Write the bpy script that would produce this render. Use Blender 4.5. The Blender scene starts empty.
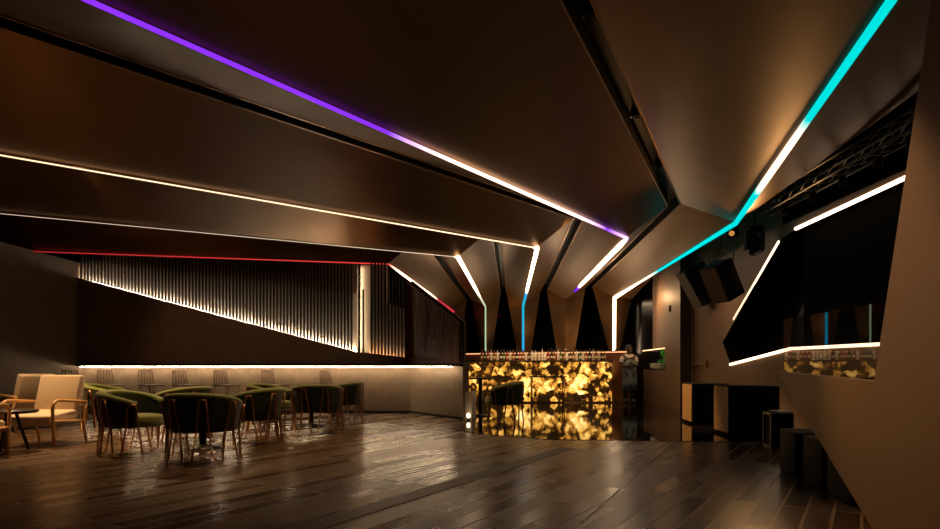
import bpy, bmesh, math, random
from mathutils import Vector, Matrix
random.seed(7)
S = bpy.context.scene
COL = S.collection
PI = math.pi
V = Vector

# ------------------------------------------------------------------ materials
def newmat(name):
    m = bpy.data.materials.new(name); m.use_nodes = True
    nt = m.node_tree
    for n in list(nt.nodes): nt.nodes.remove(n)
    out = nt.nodes.new('ShaderNodeOutputMaterial')
    return m, nt, out

def principled(name, col, rough=.5, metal=0., noise=None, scale=(4, 4, 4), amount=.25, rough_var=0., bump=0.,
               coat=0., sheen=0., spec=.5, aniso=0.):
    m, nt, out = newmat(name)
    b = nt.nodes.new('ShaderNodeBsdfPrincipled')
    nt.links.new(b.outputs[0], out.inputs[0])
    b.inputs['Base Color'].default_value = (*col, 1)
    b.inputs['Roughness'].default_value = rough
    b.inputs['Metallic'].default_value = metal
    b.inputs['Specular IOR Level'].default_value = spec
    b.inputs['Coat Weight'].default_value = coat
    b.inputs['Sheen Weight'].default_value = sheen
    b.inputs['Anisotropic'].default_value = aniso
    if noise:
        tc = nt.nodes.new('ShaderNodeTexCoord'); mp = nt.nodes.new('ShaderNodeMapping')
        mp.inputs['Scale'].default_value = scale
        tx = nt.nodes.new('ShaderNodeTexNoise'); tx.inputs['Scale'].default_value = noise
        tx.inputs['Detail'].default_value = 5
        nt.links.new(tc.outputs['Object'], mp.inputs[0]); nt.links.new(mp.outputs[0], tx.inputs[0])
        mx = nt.nodes.new('ShaderNodeMix'); mx.data_type = 'RGBA'
        mx.inputs[6].default_value = (*[c*(1-amount) for c in col], 1)
        mx.inputs[7].default_value = (*[min(1, c*(1+amount)) for c in col], 1)
        nt.links.new(tx.outputs['Fac'], mx.inputs[0]); nt.links.new(mx.outputs[2], b.inputs['Base Color'])
        if rough_var:
            mr = nt.nodes.new('ShaderNodeMapRange')
            mr.inputs['From Min'].default_value = .3; mr.inputs['From Max'].default_value = .7
            mr.inputs['To Min'].default_value = rough-rough_var; mr.inputs['To Max'].default_value = rough+rough_var
            nt.links.new(tx.outputs['Fac'], mr.inputs[0]); nt.links.new(mr.outputs[0], b.inputs['Roughness'])
        if bump:
            bp = nt.nodes.new('ShaderNodeBump'); bp.inputs['Strength'].default_value = bump; bp.inputs['Distance'].default_value = .01
            nt.links.new(tx.outputs['Fac'], bp.inputs['Height']); nt.links.new(bp.outputs[0], b.inputs['Normal'])
    return m

def emit(name, rgb):
    m, nt, out = newmat(name)
    e = nt.nodes.new('ShaderNodeEmission'); e.inputs[0].default_value = (*rgb, 1); e.inputs[1].default_value = 1
    nt.links.new(e.outputs[0], out.inputs[0]); return m

def emit_attr(name):
    m, nt, out = newmat(name)
    a = nt.nodes.new('ShaderNodeAttribute'); a.attribute_name = 'glow'
    e = nt.nodes.new('ShaderNodeEmission'); nt.links.new(a.outputs['Color'], e.inputs[0]); e.inputs[1].default_value = 1
    nt.links.new(e.outputs[0], out.inputs[0]); return m

BRONZE = principled('bronze_panel', (.135, .066, .022), .36, .7, noise=2.2, scale=(1, 1, 6), amount=.2)
BRONZE_WOOD = principled('bronze_veneer', (.20, .112, .05), .5, .25, noise=3, scale=(1, 1, 7), amount=.18, rough_var=.06)
WALNUT = principled('brown_veneer', (.17, .10, .058), .5, .1, noise=3, scale=(1, 1, 9), amount=.16)
PLASTER = principled('brown_plaster', (.15, .105, .065), .75, 0, noise=1.6, amount=.3, bump=.1)
DARKPLASTER = principled('dark_brown_plaster', (.13, .085, .052), .7, 0, noise=1.3, amount=.3, bump=.1)
BLACK = principled('matte_black', (.005, .004, .003), .65, spec=.12)
CHAN = principled('dark_channel_metal', (.02, .014, .009), .4, .3)
VOID = principled('black_felt', (.003, .0025, .002), .9, spec=.05)
BLACKGLASS = principled('black_glass', (.004, .004, .004), .12, 0, spec=.45)
TRIMBR = principled('bronze_trim', (.34, .20, .10), .3, .8)
COPPER = principled('copper_tube', (.42, .19, .075), .32, .85)
VELVET_LIT = principled('lit_green_velvet', (.15, .175, .018), .8, 0, noise=6, amount=.25, sheen=.35)  # same velvet as the shell, light from above painted in as brighter green
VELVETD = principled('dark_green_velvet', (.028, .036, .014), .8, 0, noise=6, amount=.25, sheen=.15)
BEIGE = principled('beige_upholstery', (.62, .47, .31), .85, 0, noise=40, amount=.1, sheen=.2)
OAK = principled('honey_bentwood', (.50, .27, .085), .4, 0, noise=5, scale=(1, 1, 8), amount=.2)
SLAT = principled('dark_slat_wood', (.014, .009, .006), .6, spec=.2)
SLATR = principled('red_brown_slat_wood', (.16, .055, .025), .5, noise=3, scale=(4, 4, 1), amount=.3)
CREAM = principled('cream_panel', (.62, .52, .40), .6)
SPKLIT = principled('orange_lit_front', (.30, .16, .05), .55, noise=4, scale=(2, 2, 9), amount=.2)  # orange light from the bar painted into the cabinet front
SPKGRILL = principled('black_grille', (.006, .005, .004), .7, 0, spec=.1)
GREYMETAL = principled('grey_metal', (.16, .15, .14), .4, .7)
WHITE = principled('white_ceramic', (.75, .72, .66), .3)
PAPER = principled('white_paper', (.8, .76, .7), .8)
SKIN = principled('brown_skin', (.07, .035, .02), .5)
SHIRT = principled('white_shirt', (.62, .58, .52), .8)
APRON = principled('grey_blue_apron', (.10, .13, .15), .8)
TROUSER = principled('black_trousers', (.012, .012, .013), .8)
LEAFM = principled('bright_green_leaves', (.03, .36, .03), .5, noise=9, amount=.4)
LED = emit_attr('light_strip_glow')

def wood_floor():
    m, nt, out = newmat('dark_plank_floor')
    L = nt.links.new; N = nt.nodes.new
    b = N('ShaderNodeBsdfPrincipled'); L(b.outputs[0], out.inputs[0])
    tc = N('ShaderNodeTexCoord'); mp = N('ShaderNodeMapping'); mp.inputs['Rotation'].default_value = (0, 0, math.radians(-58))
    L(tc.outputs['Object'], mp.inputs[0])
    br = N('ShaderNodeTexBrick')
    br.inputs['Color1'].default_value = (.050, .029, .016, 1); br.inputs['Color2'].default_value = (.105, .063, .036, 1)
    br.inputs['Mortar'].default_value = (.19, .125, .075, 1)
    br.inputs['Scale'].default_value = 1; br.inputs['Mortar Size'].default_value = .010
    br.inputs['Brick Width'].default_value = 1.5; br.inputs['Row Height'].default_value = .17
    br.inputs['Bias'].default_value = -.1
    L(mp.outputs[0], br.inputs[0])
    mp2 = N('ShaderNodeMapping'); mp2.inputs['Scale'].default_value = (.8, 14, 1); L(mp.outputs[0], mp2.inputs[0])
    nz = N('ShaderNodeTexNoise'); nz.inputs['Scale'].default_value = 2.2; nz.inputs['Detail'].default_value = 6; L(mp2.outputs[0], nz.inputs[0])
    mx = N('ShaderNodeMix'); mx.data_type = 'RGBA'; mx.blend_type = 'MULTIPLY'; mx.inputs[0].default_value = .75
    rp = N('ShaderNodeValToRGB'); rp.color_ramp.elements[0].position = .3; rp.color_ramp.elements[0].color = (.45, .45, .45, 1)
    rp.color_ramp.elements[1].position = .7; rp.color_ramp.elements[1].color = (1.2, 1.2, 1.2, 1)
    L(nz.outputs['Fac'], rp.inputs[0]); L(br.outputs['Color'], mx.inputs[6]); L(rp.outputs[0], mx.inputs[7]); L(mx.outputs[2], b.inputs['Base Color'])
    mr = N('ShaderNodeMapRange'); 
    mr.inputs['From Min'].default_value = .035; mr.inputs['From Max'].default_value = .07; mr.inputs['To Min'].default_value = .22; mr.inputs['To Max'].default_value = .36
    L(br.outputs['Color'], mr.inputs[0]); L(mr.outputs[0], b.inputs['Roughness'])
    return m
WOODFLOOR = wood_floor()

def stone_floor():
    m, nt, out = newmat('polished_black_stone')
    L = nt.links.new; N = nt.nodes.new
    b = N('ShaderNodeBsdfPrincipled'); L(b.outputs[0], out.inputs[0])
    tc = N('ShaderNodeTexCoord'); mp = N('ShaderNodeMapping'); mp.inputs['Rotation'].default_value = (0, 0, math.radians(32)); L(tc.outputs['Object'], mp.inputs[0])
    br = N('ShaderNodeTexBrick'); br.offset = 0
    br.inputs['Color1'].default_value = (.008, .006, .005, 1); br.inputs['Color2'].default_value = (.012, .009, .007, 1)
    br.inputs['Mortar'].default_value = (.03, .024, .018, 1); br.inputs['Scale'].default_value = 1
    br.inputs['Mortar Size'].default_value = .006; br.inputs['Brick Width'].default_value = 1.2; br.inputs['Row Height'].default_value = 1.2
    L(mp.outputs[0], br.inputs[0]); L(br.outputs['Color'], b.inputs['Base Color'])
    b.inputs['Roughness'].default_value = .035; b.inputs['Specular IOR Level'].default_value = .8
    nz = N('ShaderNodeTexNoise'); nz.inputs['Scale'].default_value = 3.0; nz.inputs['Detail'].default_value = 2; L(tc.outputs['Object'], nz.inputs[0])
    bp = N('ShaderNodeBump'); bp.inputs['Strength'].default_value = .035; bp.inputs['Distance'].default_value = .01
    L(nz.outputs['Fac'], bp.inputs['Height']); L(bp.outputs[0], b.inputs['Normal'])
    return m
STONE = stone_floor()

def onyx():
    m, nt, out = newmat('backlit_onyx')
    L = nt.links.new; N = nt.nodes.new
    tc = N('ShaderNodeTexCoord')
    n1 = N('ShaderNodeTexNoise'); n1.inputs['Scale'].default_value = 3.2; n1.inputs['Detail'].default_value = 4; L(tc.outputs['Object'], n1.inputs[0])
    add = N('ShaderNodeMix'); add.data_type = 'RGBA'; add.blend_type = 'LINEAR_LIGHT'; add.inputs[0].default_value = .085
    L(tc.outputs['Object'], add.inputs[6]); L(n1.outputs['Color'], add.inputs[7])
    v1 = N('ShaderNodeTexVoronoi'); v1.inputs['Scale'].default_value = 5.0; L(add.outputs[2], v1.inputs[0])
    v2 = N('ShaderNodeTexVoronoi'); v2.inputs['Scale'].default_value = 11; L(add.outputs[2], v2.inputs[0])
    s1 = N('ShaderNodeSeparateColor'); L(v1.outputs['Color'], s1.inputs[0])
    s2 = N('ShaderNodeSeparateColor'); L(v2.outputs['Color'], s2.inputs[0])
    n2 = N('ShaderNodeTexNoise'); n2.inputs['Scale'].default_value = 1.1; n2.inputs['Detail'].default_value = 2; L(tc.outputs['Object'], n2.inputs[0])
    def ma(op, a, bb, k=None):
        q = N('ShaderNodeMath'); q.operation = op
        for i, x in enumerate((a, bb)):
            if isinstance(x, (int, float)): q.inputs[i].default_value = x
            else: L(x, q.inputs[i])
        return q.outputs[0]
    t = ma('ADD', ma('MULTIPLY', s1.outputs[0], .50), ma('MULTIPLY', s2.outputs[0], .30))
    t = ma('ADD', t, ma('MULTIPLY', ma('SUBTRACT', n2.outputs['Fac'], .5), 1.3))
    t = ma('ADD', t, ma('MULTIPLY', ma('SUBTRACT', n1.outputs['Fac'], .5), .35))
    rp = N('ShaderNodeValToRGB'); cr = rp.color_ramp
    cr.elements[0].position = .24; cr.elements[0].color = (.010, .004, .001, 1)
    cr.elements[1].position = .90; cr.elements[1].color = (1.0, .70, .30, 1)
    for p, c in ((.37, (.03, .011, .002, 1)), (.43, (.18, .065, .007, 1)), (.55, (.46, .20, .026, 1)), (.70, (.82, .45, .09, 1))):
        e = cr.elements.new(p); e.color = c
    L(t, rp.inputs[0])
    e = N('ShaderNodeEmission'); e.inputs[1].default_value = 2.3; L(rp.outputs[0], e.inputs[0])
    g = N('ShaderNodeBsdfGlossy'); g.inputs['Roughness'].default_value = .1; g.inputs[0].default_value = (.04, .04, .04, 1)
    ad = N('ShaderNodeAddShader'); L(e.outputs[0], ad.inputs[0]); L(g.outputs[0], ad.inputs[1]); L(ad.outputs[0], out.inputs[0])
    return m
ONYX = onyx()

def glass(name, tint=(1, 1, 1)):
    m, nt, out = newmat(name); L = nt.links.new; N = nt.nodes.new
    f = N('ShaderNodeFresnel'); f.inputs[0].default_value = 1.6; ge = N('ShaderNodeNewGeometry'); mu = N('ShaderNodeMath'); mu.operation = 'SUBTRACT'; mu.use_clamp = True; L(f.outputs[0], mu.inputs[0]); L(ge.outputs['Backfacing'], mu.inputs[1])
    t = N('ShaderNodeBsdfTransparent'); t.inputs[0].default_value = (*tint, 1)
    g = N('ShaderNodeBsdfGlossy'); g.inputs['Roughness'].default_value = 0.0
    mx = N('ShaderNodeMixShader'); L(mu.outputs[0], mx.inputs[0]); L(t.outputs[0], mx.inputs[1]); L(g.outputs[0], mx.inputs[2]); L(mx.outputs[0], out.inputs[0])
    return m
GLASS = glass('railing_glass', (.9, .9, .88))

# ------------------------------------------------------------------ mesh builder
class MB:
    def __init__(s): s.v = []; s.f = []; s.sm = []
    def add(s, vs, fs, smooth=False):
        o = len(s.v); s.v += [tuple(v) for v in vs]; s.f += [tuple(i+o for i in f) for f in fs]; s.sm += [smooth]*len(fs); return s
    def quad(s, *p): return s.add(p, [tuple(range(len(p)))])
    def box(s, c, d, rz=0, M=None):
        x, y, z = (k/2 for k in d); R = M if M else Matrix.Rotation(rz, 3, 'Z')
        vs = [V(c)+R @ V((a*x, b*y, e*z)) for a in (-1, 1) for b in (-1, 1) for e in (-1, 1)]
        return s.add(vs, [(0, 1, 3, 2), (4, 6, 7, 5), (0, 4, 5, 1), (2, 3, 7, 6), (0, 2, 6, 4), (1, 5, 7, 3)])
    def prism(s, pts, z0, z1):      # plan polygon (x,y)
        n = len(pts); vs = [(p[0], p[1], z0) for p in pts]+[(p[0], p[1], z1) for p in pts]
        return s.add(vs, [tuple(range(n-1, -1, -1)), tuple(range(n, 2*n))]+[(i, (i+1) % n, n+(i+1) % n, n+i) for i in range(n)])
    def slab(s, pts3, off):         # polygon in space extruded by off
        n = len(pts3); vs = [V(p) for p in pts3]; vs += [p+V(off) for p in vs]
        return s.add(vs, [tuple(range(n-1, -1, -1)), tuple(range(n, 2*n))]+[(i, (i+1) % n, n+(i+1) % n, n+i) for i in range(n)])
    def tube(s, pts, r, n=8, cap=True, closed=False):
        pts = [V(p) for p in pts]; k = len(pts); rr = r if isinstance(r, (list, tuple)) else [r]*k
        vs = []; ref = None
        for i, p in enumerate(pts):
            if closed: t = (pts[(i+1) % k]-pts[i-1])
            else: t = (pts[min(i+1, k-1)]-pts[max(i-1, 0)])
            t.normalize()
            if ref is None: ref = V((0, 0, 1)) if abs(t.z) < .9 else V((1, 0, 0))
            a = t.cross(ref)
            if a.length < 1e-4: a = t.cross(V((.3, 1, .2)))
            a.normalize(); b = a.cross(t).normalized(); ref = b
            ph = PI/4 if n == 4 else 0
            vs += [p+rr[i]*(math.cos(ph+2*PI*j/n)*a+math.sin(ph+2*PI*j/n)*b) for j in range(n)]
        fs = []
        for i in range(k if closed else k-1):
            i2 = (i+1) % k
            fs += [(i*n+j, i*n+(j+1) % n, i2*n+(j+1) % n, i2*n+j) for j in range(n)]
        if cap and not closed: fs += [tuple(range(n-1, -1, -1)), tuple((k-1)*n+j for j in range(n))]
        return s.add(vs, fs, n > 4)
    def lathe(s, prof, n=16, c=(0, 0, 0)):
        vs = [(c[0]+r*math.cos(2*PI*j/n), c[1]+r*math.sin(2*PI*j/n), c[2]+z) for r, z in prof for j in range(n)]
        fs = [(i*n+j, i*n+(j+1) % n, (i+1)*n+(j+1) % n, (i+1)*n+j) for i in range(len(prof)-1) for j in range(n)]
        fs += [tuple(range(n-1, -1, -1)), tuple((len(prof)-1)*n+j for j in range(n))]
        return s.add(vs, fs, True)
    def build(s, name, mat, parent=None, bevel=0, glow=None):
        me = bpy.data.meshes.new(name); me.from_pydata(s.v, [], s.f); me.update()
        bm = bmesh.new(); bm.from_mesh(me); bmesh.ops.recalc_face_normals(bm, faces=bm.faces); bm.to_mesh(me); bm.free()
        for p, q in zip(me.polygons, s.sm): p.use_smooth = q
        if glow:
            at = me.attributes.new('glow', 'FLOAT_COLOR', 'POINT')
            for i, c in enumerate(glow): at.data[i].color = (*c, 1)
        me.materials.append(mat)
        o = bpy.data.objects.new(name, me); COL.objects.link(o)
        if parent: o.parent = parent
        if bevel:
            b = o.modifiers.new('bevel', 'BEVEL'); b.width = bevel; b.segments = 3; b.limit_method = 'ANGLE'
            for p in me.polygons: p.use_smooth = True
        return o

def tag(o, label, cat, group=None):
    o['label'] = label; o['category'] = cat
    if group: o['group'] = group
    return o
def thing(name, label, cat, loc=(0, 0, 0), rz=0, group=None):
    o = bpy.data.objects.new(name, None); COL.objects.link(o); o.location = loc; o.rotation_euler = (0, 0, rz)
    o.empty_display_size = .1
    return tag(o, label, cat, group)
def struct(o): o['kind'] = 'structure'; return o
def dup(root, loc, rz, label, group=None):
    r = root.copy(); COL.objects.link(r); r.location = loc; r.rotation_euler = (0, 0, rz); r['label'] = label
    if group: r['group'] = group
    for ch in list(root.children):
        c = ch.copy(); COL.objects.link(c); c.parent = r
        for g in ch.children:
            d = g.copy(); COL.objects.link(d); d.parent = c
    return r
ORD = ['first', 'second', 'third', 'fourth', 'fifth', 'sixth', 'seventh', 'eighth', 'ninth', 'tenth', 'eleventh', 'twelfth',
       'thirteenth', 'fourteenth', 'fifteenth', 'sixteenth', 'seventeenth', 'eighteenth', 'nineteenth', 'twentieth']
def ordinal(i):
    if i < 20: return ORD[i]
    t = {2: 'twenty', 3: 'thirty', 4: 'forty'}[(i+1)//10]; u = (i+1) % 10
    return {2: 'twentieth', 3: 'thirtieth', 4: 'fortieth'}[(i+1)//10] if u == 0 else t+'-'+ORD[u-1]

# ------------------------------------------------------------------ camera
EYE = 1.05; F = 627.
cam = bpy.data.cameras.new('camera'); co = bpy.data.objects.new('camera', cam); COL.objects.link(co)
co.location = (0, 0, EYE); co.rotation_euler = (PI/2, 0, 0)
cam.sensor_width = 36; cam.lens = 24.01; cam.shift_y = .108; cam.clip_end = 200
S.camera = co

# ------------------------------------------------------------------ floor
struct(MB().prism([(-14, -3), (8, -3), (8, 26), (-14, 26)], -.1, 0).build('floor', WOODFLOOR))
struct(MB().prism([(-.3, 10.3), (.35, 9.5), (1.2, 8.95), (3.2, 8.7), (7, 8.6), (7, 25), (-3, 25), (-3, 15), (-1.15, 14.3), (.0, 12.45), (-.1, 12.15)], -.05, .006).build('floor', STONE))
a, b = V((-1.5, 3.3, 0)), V((1.25, 8.0, 0)); w = V((.86, -.5, 0))*.10
struct(MB().slab([a-w, a+w, b+w, b-w], (0, 0, .004)).build('trim_1', principled('dark_inlay', (.018, .012, .008), .5)))
a, b = V((.75, 4.2, 0)), V((2.75, 8.5, 0)); w = V((.9, -.42, 0))*.008
struct(MB().slab([a-w, a+w, b+w, b-w], (0, 0, .004)).build('trim_2', principled('pale_joint', (.16, .11, .07), .4)))

# ------------------------------------------------------------------ faceted ceiling ribs
ZR, ZV = 3.55, 4.05
U = V((-.84, .54, 0))
def ext(fold, near, k): f, n = V(fold), V(near); return f+(n-f)*k
ridge = {   # column foot, knee, fold, near end
    'D': [(-.62, 21.8, 0), (-.56, 21.8, 2.96), (-1.81, 14.0, 3.35), ext((-1.81, 14.0, 3.35), (-9.24, 12.33, 3.35), 1.25)],
    'C': [(.52, 21, 0), (.52, 21, 3.06), (-.27, 14.25, ZR), ext((-.27, 14.25, ZR), (-7.63, 10.18, ZR), 1.4)],
    'B': [(1.71, 20.2, 0), (1.71, 20.2, 3.02), (1.41, 13.17, ZR), ext((1.41, 13.17, ZR), (-5.52, 7.36, ZR), 1.6)],
    'A': [(2.94, 19.4, 0), (2.97, 19.4, 3.12), (3.04, 12.15, ZR), ext((3.04, 12.15, ZR), (-2.57, 4.28, ZR), 1.7)],
    'E': [(4.27, 18.6, 0), (4.28, 18.6, 3.10), (4.60, 10.89, ZR), ext((4.60, 10.89, ZR), (2.85, 4.28, ZR), 1.7)],
}
valley = {  # knee, fold, near end
    'DC': [(-.03, 21.7, 3.33), (-1.05, 14.5, ZV), ext((-1.05, 14.5, ZV), (-8.7, 11.3, ZV), 1.4)],
    'CB': [(1.12, 20.9, 3.48), (.57, 13.7, ZV), ext((.57, 13.7, ZV), (-6.6, 8.8, ZV), 1.5)],
    'BA': [(2.36, 20.1, 3.45), (2.2, 12.65, ZV), ext((2.2, 12.65, ZV), (-4.08, 5.44, ZV), 1.7)],
    'AE': [(3.66, 19.3, 3.48), (3.79, 11.65, ZV), ext((3.79, 11.65, ZV), (.87, 5.14, ZV), 1.8)],
}
HW = .115
def vl(k): return [V(p)+U*HW for p in valley[k]]    # left lip of a channel = right edge of the rib before it
def vr(k): return [V(p)-U*HW for p in valley[k]]
foot = {'D': (-.95, -.30), 'C': (.37, .74), 'B': (1.53, 1.98), 'A': (2.70, 3.27), 'E': (4.15, 4.47)}
ledge = {   # left edge, right edge of each rib: knee, fold, near
    'D': ([V((-1.1, 22.0, 3.1)), V((-2.5, 15.6, 4.0)), V((-12, 14.4, 4.0))], vl('DC')),
    'C': (vr('DC'), vl('CB')), 'B': (vr('CB'), vl('BA')), 'A': (vr('BA'), vl('AE')),
    'E': (vr('AE'), None),
}
def sub(a, b, n): return [V(a).lerp(V(b), i/n) for i in range(n+1)]
def strip_mesh(mb, pa, pb, n=10):
    for (a0, a1), (b0, b1) in zip(zip(pa, pa[1:]), zip(pb, pb[1:])):
        A = sub(a0, a1, n); B = sub(b0, b1, n)
        m = n if n > 1 else 1; vs = []
        for i in range(n+1): vs += [A[i].lerp(B[i], j/m) for j in range(m+1)]
        mb.add(vs, [(i*(m+1)+j, (i+1)*(m+1)+j, (i+1)*(m+1)+j+1, i*(m+1)+j+1) for i in range(n) for j in range(m)], n > 1)
for k in 'DCBAE':
    r = [V(p) for p in ridge[k]]; Lf, Rt = ledge[k]
    yb = r[0].y+.14; fl, fr = foot[k]
    mb = MB()
    strip_mesh(mb, [V((fl, yb, 0)), V((fl, yb, 1.5))]+Lf, [r[0], V((r[0].x, r[0].y, 1.5))]+r[1:])
    if Rt is not None:
        strip_mesh(mb, [r[0], V((r[0].x, r[0].y, 1.5))]+r[1:], [V((fr, yb, 0)), V((fr, yb, 1.5))]+Rt)
    else:
        strip_mesh(mb, [r[0], V((r[0].x, r[0].y, 1.5)), r[1], r[2]], [V((fr, yb, 0)), V((fr, yb, 1.5)), V((4.88, 18.9, 3.07)), V((4.75, 10.95, 4.3))])
        strip_mesh(mb, [r[2], r[3]], [V((4.76, 10.9, 3.62)), ext((4.76, 10.9, 3.62), (4.15, 4.28, 3.72), 1.7)])
    struct(mb.build('ceiling', BRONZE))
tn = 3
for k in valley:
    a, b = vl(k), vr(k); up = V((0, 0, .22))
    mb = MB(); a2 = [p+up for p in a]; b2 = [p+up for p in b]
    strip_mesh(mb, a, a2, 1); strip_mesh(mb, a2, b2, 1); strip_mesh(mb, b2, b, 1)
    struct(mb.build('trim_%d' % tn, CHAN)); tn += 1
    e = MB()
    for side in (a, b):
        e.tube([p+V((0, 0, -.004)) for p in side], .014, 4)
    struct(e.build('trim_%d' % tn, TRIMBR)); tn += 1
# dark slab over everything
struct(MB().prism([(-15, -3), (9, -3), (9, 27), (-15, 27)], 4.75, 4.85).build('ceiling', BLACK))

# light strips along the ridges
WARM = (3.3, 2.25, 1.4)
def led(name, pts, w, cols, label, parent=None, seg=14, wid=None):
    """square tube along pts, with a radiance per control point"""
    P = []; C = []; R = []
    wid = wid or [w]*len(pts)
    for i in range(len(pts)-1):
        for j in range(seg if i < len(pts)-2 else seg+1):
            t = j/seg; P.append(V(pts[i]).lerp(V(pts[i+1]), t)); R.append((wid[i]+(wid[i+1]-wid[i])*t)*.707)
            C.append(tuple(cols[i][q]+(cols[i+1][q]-cols[i][q])*t for q in range(3)))
    mb = MB(); mb.tube(P, R, 4)
    g = [c for c in C for _ in range(4)]
    o = mb.build(name, LED, parent, glow=g)
    if label: tag(o, label, 'light strip')
    return o
CY = (.0, .78, .76); CY2 = (.01, .48, .62); PU = (.30, .035, 1.3); RED = (.75, .03, .05); BL = (.02, .42, .85); GR = (.55, .72, .42); DIM = (1.5, 1.0, .6)
off = V((0, -.03, -.03))
def on(k, i, t=0, j=None):
    p = V(ridge[k][i]); return (p.lerp(V(ridge[k][i+1]), t) if t else p)+off
def atz(k, z): p = V(ridge[k][0]); return V((p.x, p.y, z))+off
FAR = (9.5, 6.6, 4.0); WN = (1.25, .86, .52); CN = (.62, .46, .31)
led('light_strip', [atz('E', 1.5), on('E', 1), on('E', 1, .30), on('E', 1, .50), on('E', 2), on('E', 2, .17), on('E', 2, .23), on('E', 2, .34), on('E', 2, .41), on('E', 3)], .1,
    [(13, 9, 5.4), (13, 9, 5.4), (4, 3.2, 2.2), CY, CY, CY, WARM, WARM, CY, CY],
    'bent light strip, turquoise and white, along the rightmost ceiling fold down to the bar', wid=[.07, .072, .035, .04, .06, .065, .06, .055, .05, .046])
led('light_strip', [on('A', 1, .20), on('A', 1, .29), on('A', 1, .36), on('A', 1, .93), on('A', 2), on('A', 2, .06), on('A', 2, .16), on('A', 2, .33), on('A', 2, .41), on('A', 3)], .1,
    [(.12, .01, .5), PU, FAR, FAR, (2.2, 1.2, 3), PU, (4, 2.6, 2), WARM, PU, PU],
    'hooked light strip turning from purple to white along the second ceiling fold from the right', wid=[.04, .055, .06, .07, .04, .035, .035, .032, .028, .024])
led('light_strip', [atz('B', 1.5), on('B', 1), on('B', 1, .30), on('B', 1, .46), on('B', 2), on('B', 2, .01), on('B', 3)], .1,
    [BL, CY2, BL, FAR, FAR, (2, 1.4, .85), WN], 'bent light strip, white above and blue down its bar column, third ceiling fold', wid=[.065, .065, .065, .068, .075, .020, .012])
led('light_strip', [atz('C', 1.5), on('C', 1), on('C', 1, .25), on('C', 1, .5), on('C', 2), on('C', 2, .01), on('C', 3)], .1,
    [GR, GR, (.9, .8, .6), FAR, FAR, (1.2, .9, .6), CN], 'bent light strip fading to pale green on its column nearest the slatted screen', wid=[.042, .042, .045, .062, .07, .010, .007])
led('light_strip', [on('D', 1), on('D', 1, .35), on('D', 1, .5), on('D', 1, .9), on('D', 2), on('D', 3)], .1,
    [RED, RED, FAR, (6, 3, 2), (.9, .06, .05), (.26, .008, .014)], 'thin red light strip along the ceiling edge above the slatted screen', wid=[.05, .05, .045, .035, .020, .015])

# ------------------------------------------------------------------ lounge wall on the left
XL = -8.65
struct(MB().prism([(XL, 14.9), (XL-.2, 14.9), (XL-.2, -2), (XL, -2)], 0, 3.34).build('wall_left', PLASTER))
struct(MB().prism([(XL, 14.0), (-1.33, 14.0), (-.14, 12.22), (-.02, 12.36), (-1.2, 14.25), (XL, 14.25)], 0, 1.10).build('wall_lounge', PLASTER))
def edge_z(x):      # height of the slanting top edge of the dark panel
    if x <= -2.49: return 3.0+(x+8.63)/(8.63-2.49)*(1.36-3.0)
    return 1.36+(x+2.49)/(2.49-.2)*(1.13-1.36)
Ya = 13.78
pts = [(XL, Ya, 1.09), (-1.4, Ya, 1.09), (-1.4, Ya, edge_z(-1.4)), (-2.49, Ya, 1.36), (XL, Ya, 3.0)]
mb = MB().slab(pts, (0, .06, 0))
nrm = V((-(12.02-Ya), (-.2+1.4), 0)).normalized()*.06
mb.slab([(-1.4, Ya, 1.09), (-.2, 12.02, 1.09), (-.2, 12.02, 1.13), (-1.4, Ya, edge_z(-1.4))], nrm)
struct(mb.build('wall_lounge', DARKPLASTER))
mb = MB().prism([(XL, 13.74), (-1.42, 13.74), (-.19, 11.96), (-.14, 12.0), (-1.38, 13.79), (XL, 13.79)], 1.045, 1.10)
struct(mb.build('trim_%d' % tn, BLACK)); tn += 1
mb = MB().prism([(XL, 13.985), (-1.335, 13.985), (-.15, 12.2), (-.13, 12.22), (-1.33, 14.0), (XL, 14.0)], 0, .05)
struct(mb.build('baseboard_left', BLACK))
led('cove_light', [(XL+.06, 13.83, 1.034), (-1.42, 13.83, 1.034), (-.36, 12.26, 1.034)], .014, [(80, 59, 37)]*3,
    'long warm white cove light under the dark panel behind the stools', seg=8)
# slatted screen
scr = thing('slat_screen', 'tall backlit screen of dark vertical slats rising above the slanting panel', 'slat screen', (0, 0, 0))
def top_z(x):
    if x < -1.85: return 3.50+(x+8.63)/(8.63-1.85)*(3.33-3.50)
    return 3.18+(x+1.85)/(.45)*(2.92-3.18)
mb = MB(); x = XL+.05
while x < -1.42:
    if not (-2.55 < x < -2.21):
        z0 = edge_z(x)-.12; z1 = top_z(x)
        mb.box((x, 13.885, (z0+z1)/2), (.036, .05, z1-z0))
    x += .0747
z1 = 2.75; mb.box((-2.365, 13.885, (1.2+z1)/2), (.036, .04, z1-1.2)); mb.box((-2.45, 13.87, 2.28), (.045, .03, 2.16))
mb.build('slats', SLAT, scr)
mb = MB(); n = 42
for i in range(n):
    t = (i+.5)/n; p = V((-1.42, 13.85, 0)).lerp(V((-.22, 12.09, 0)), t)
    z1 = 2.92+t*(1.90-2.92); mb.box((p.x, p.y, (1.12+z1)/2), (.03, .032, z1-1.12), rz=math.radians(-55.7))
mb.build('side_slats', SLATR, scr)['label'] = 'closely set red brown slats'
q = V((.826, .563, 0))*.14
mb = MB().slab([V((-1.42, 13.85, 1.1))+q, V((-.22, 12.09, 1.1))+q, V((-.22, 12.09, 1.9))+q, V((-1.42, 13.85, 2.95))+q], V((.826, .563, 0))*.03)
mb.slab([(XL, 14.12, 1.1), (-1.36, 14.12, 1.1), (-1.36, 14.12, 2.3), (-2.49, 14.12, 2.68), (XL, 14.12, 3.43)], (0, .05, 0))
mb.build('back_panel', principled('brown_back_panel', (.17, .15, .125), .7), scr)
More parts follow.
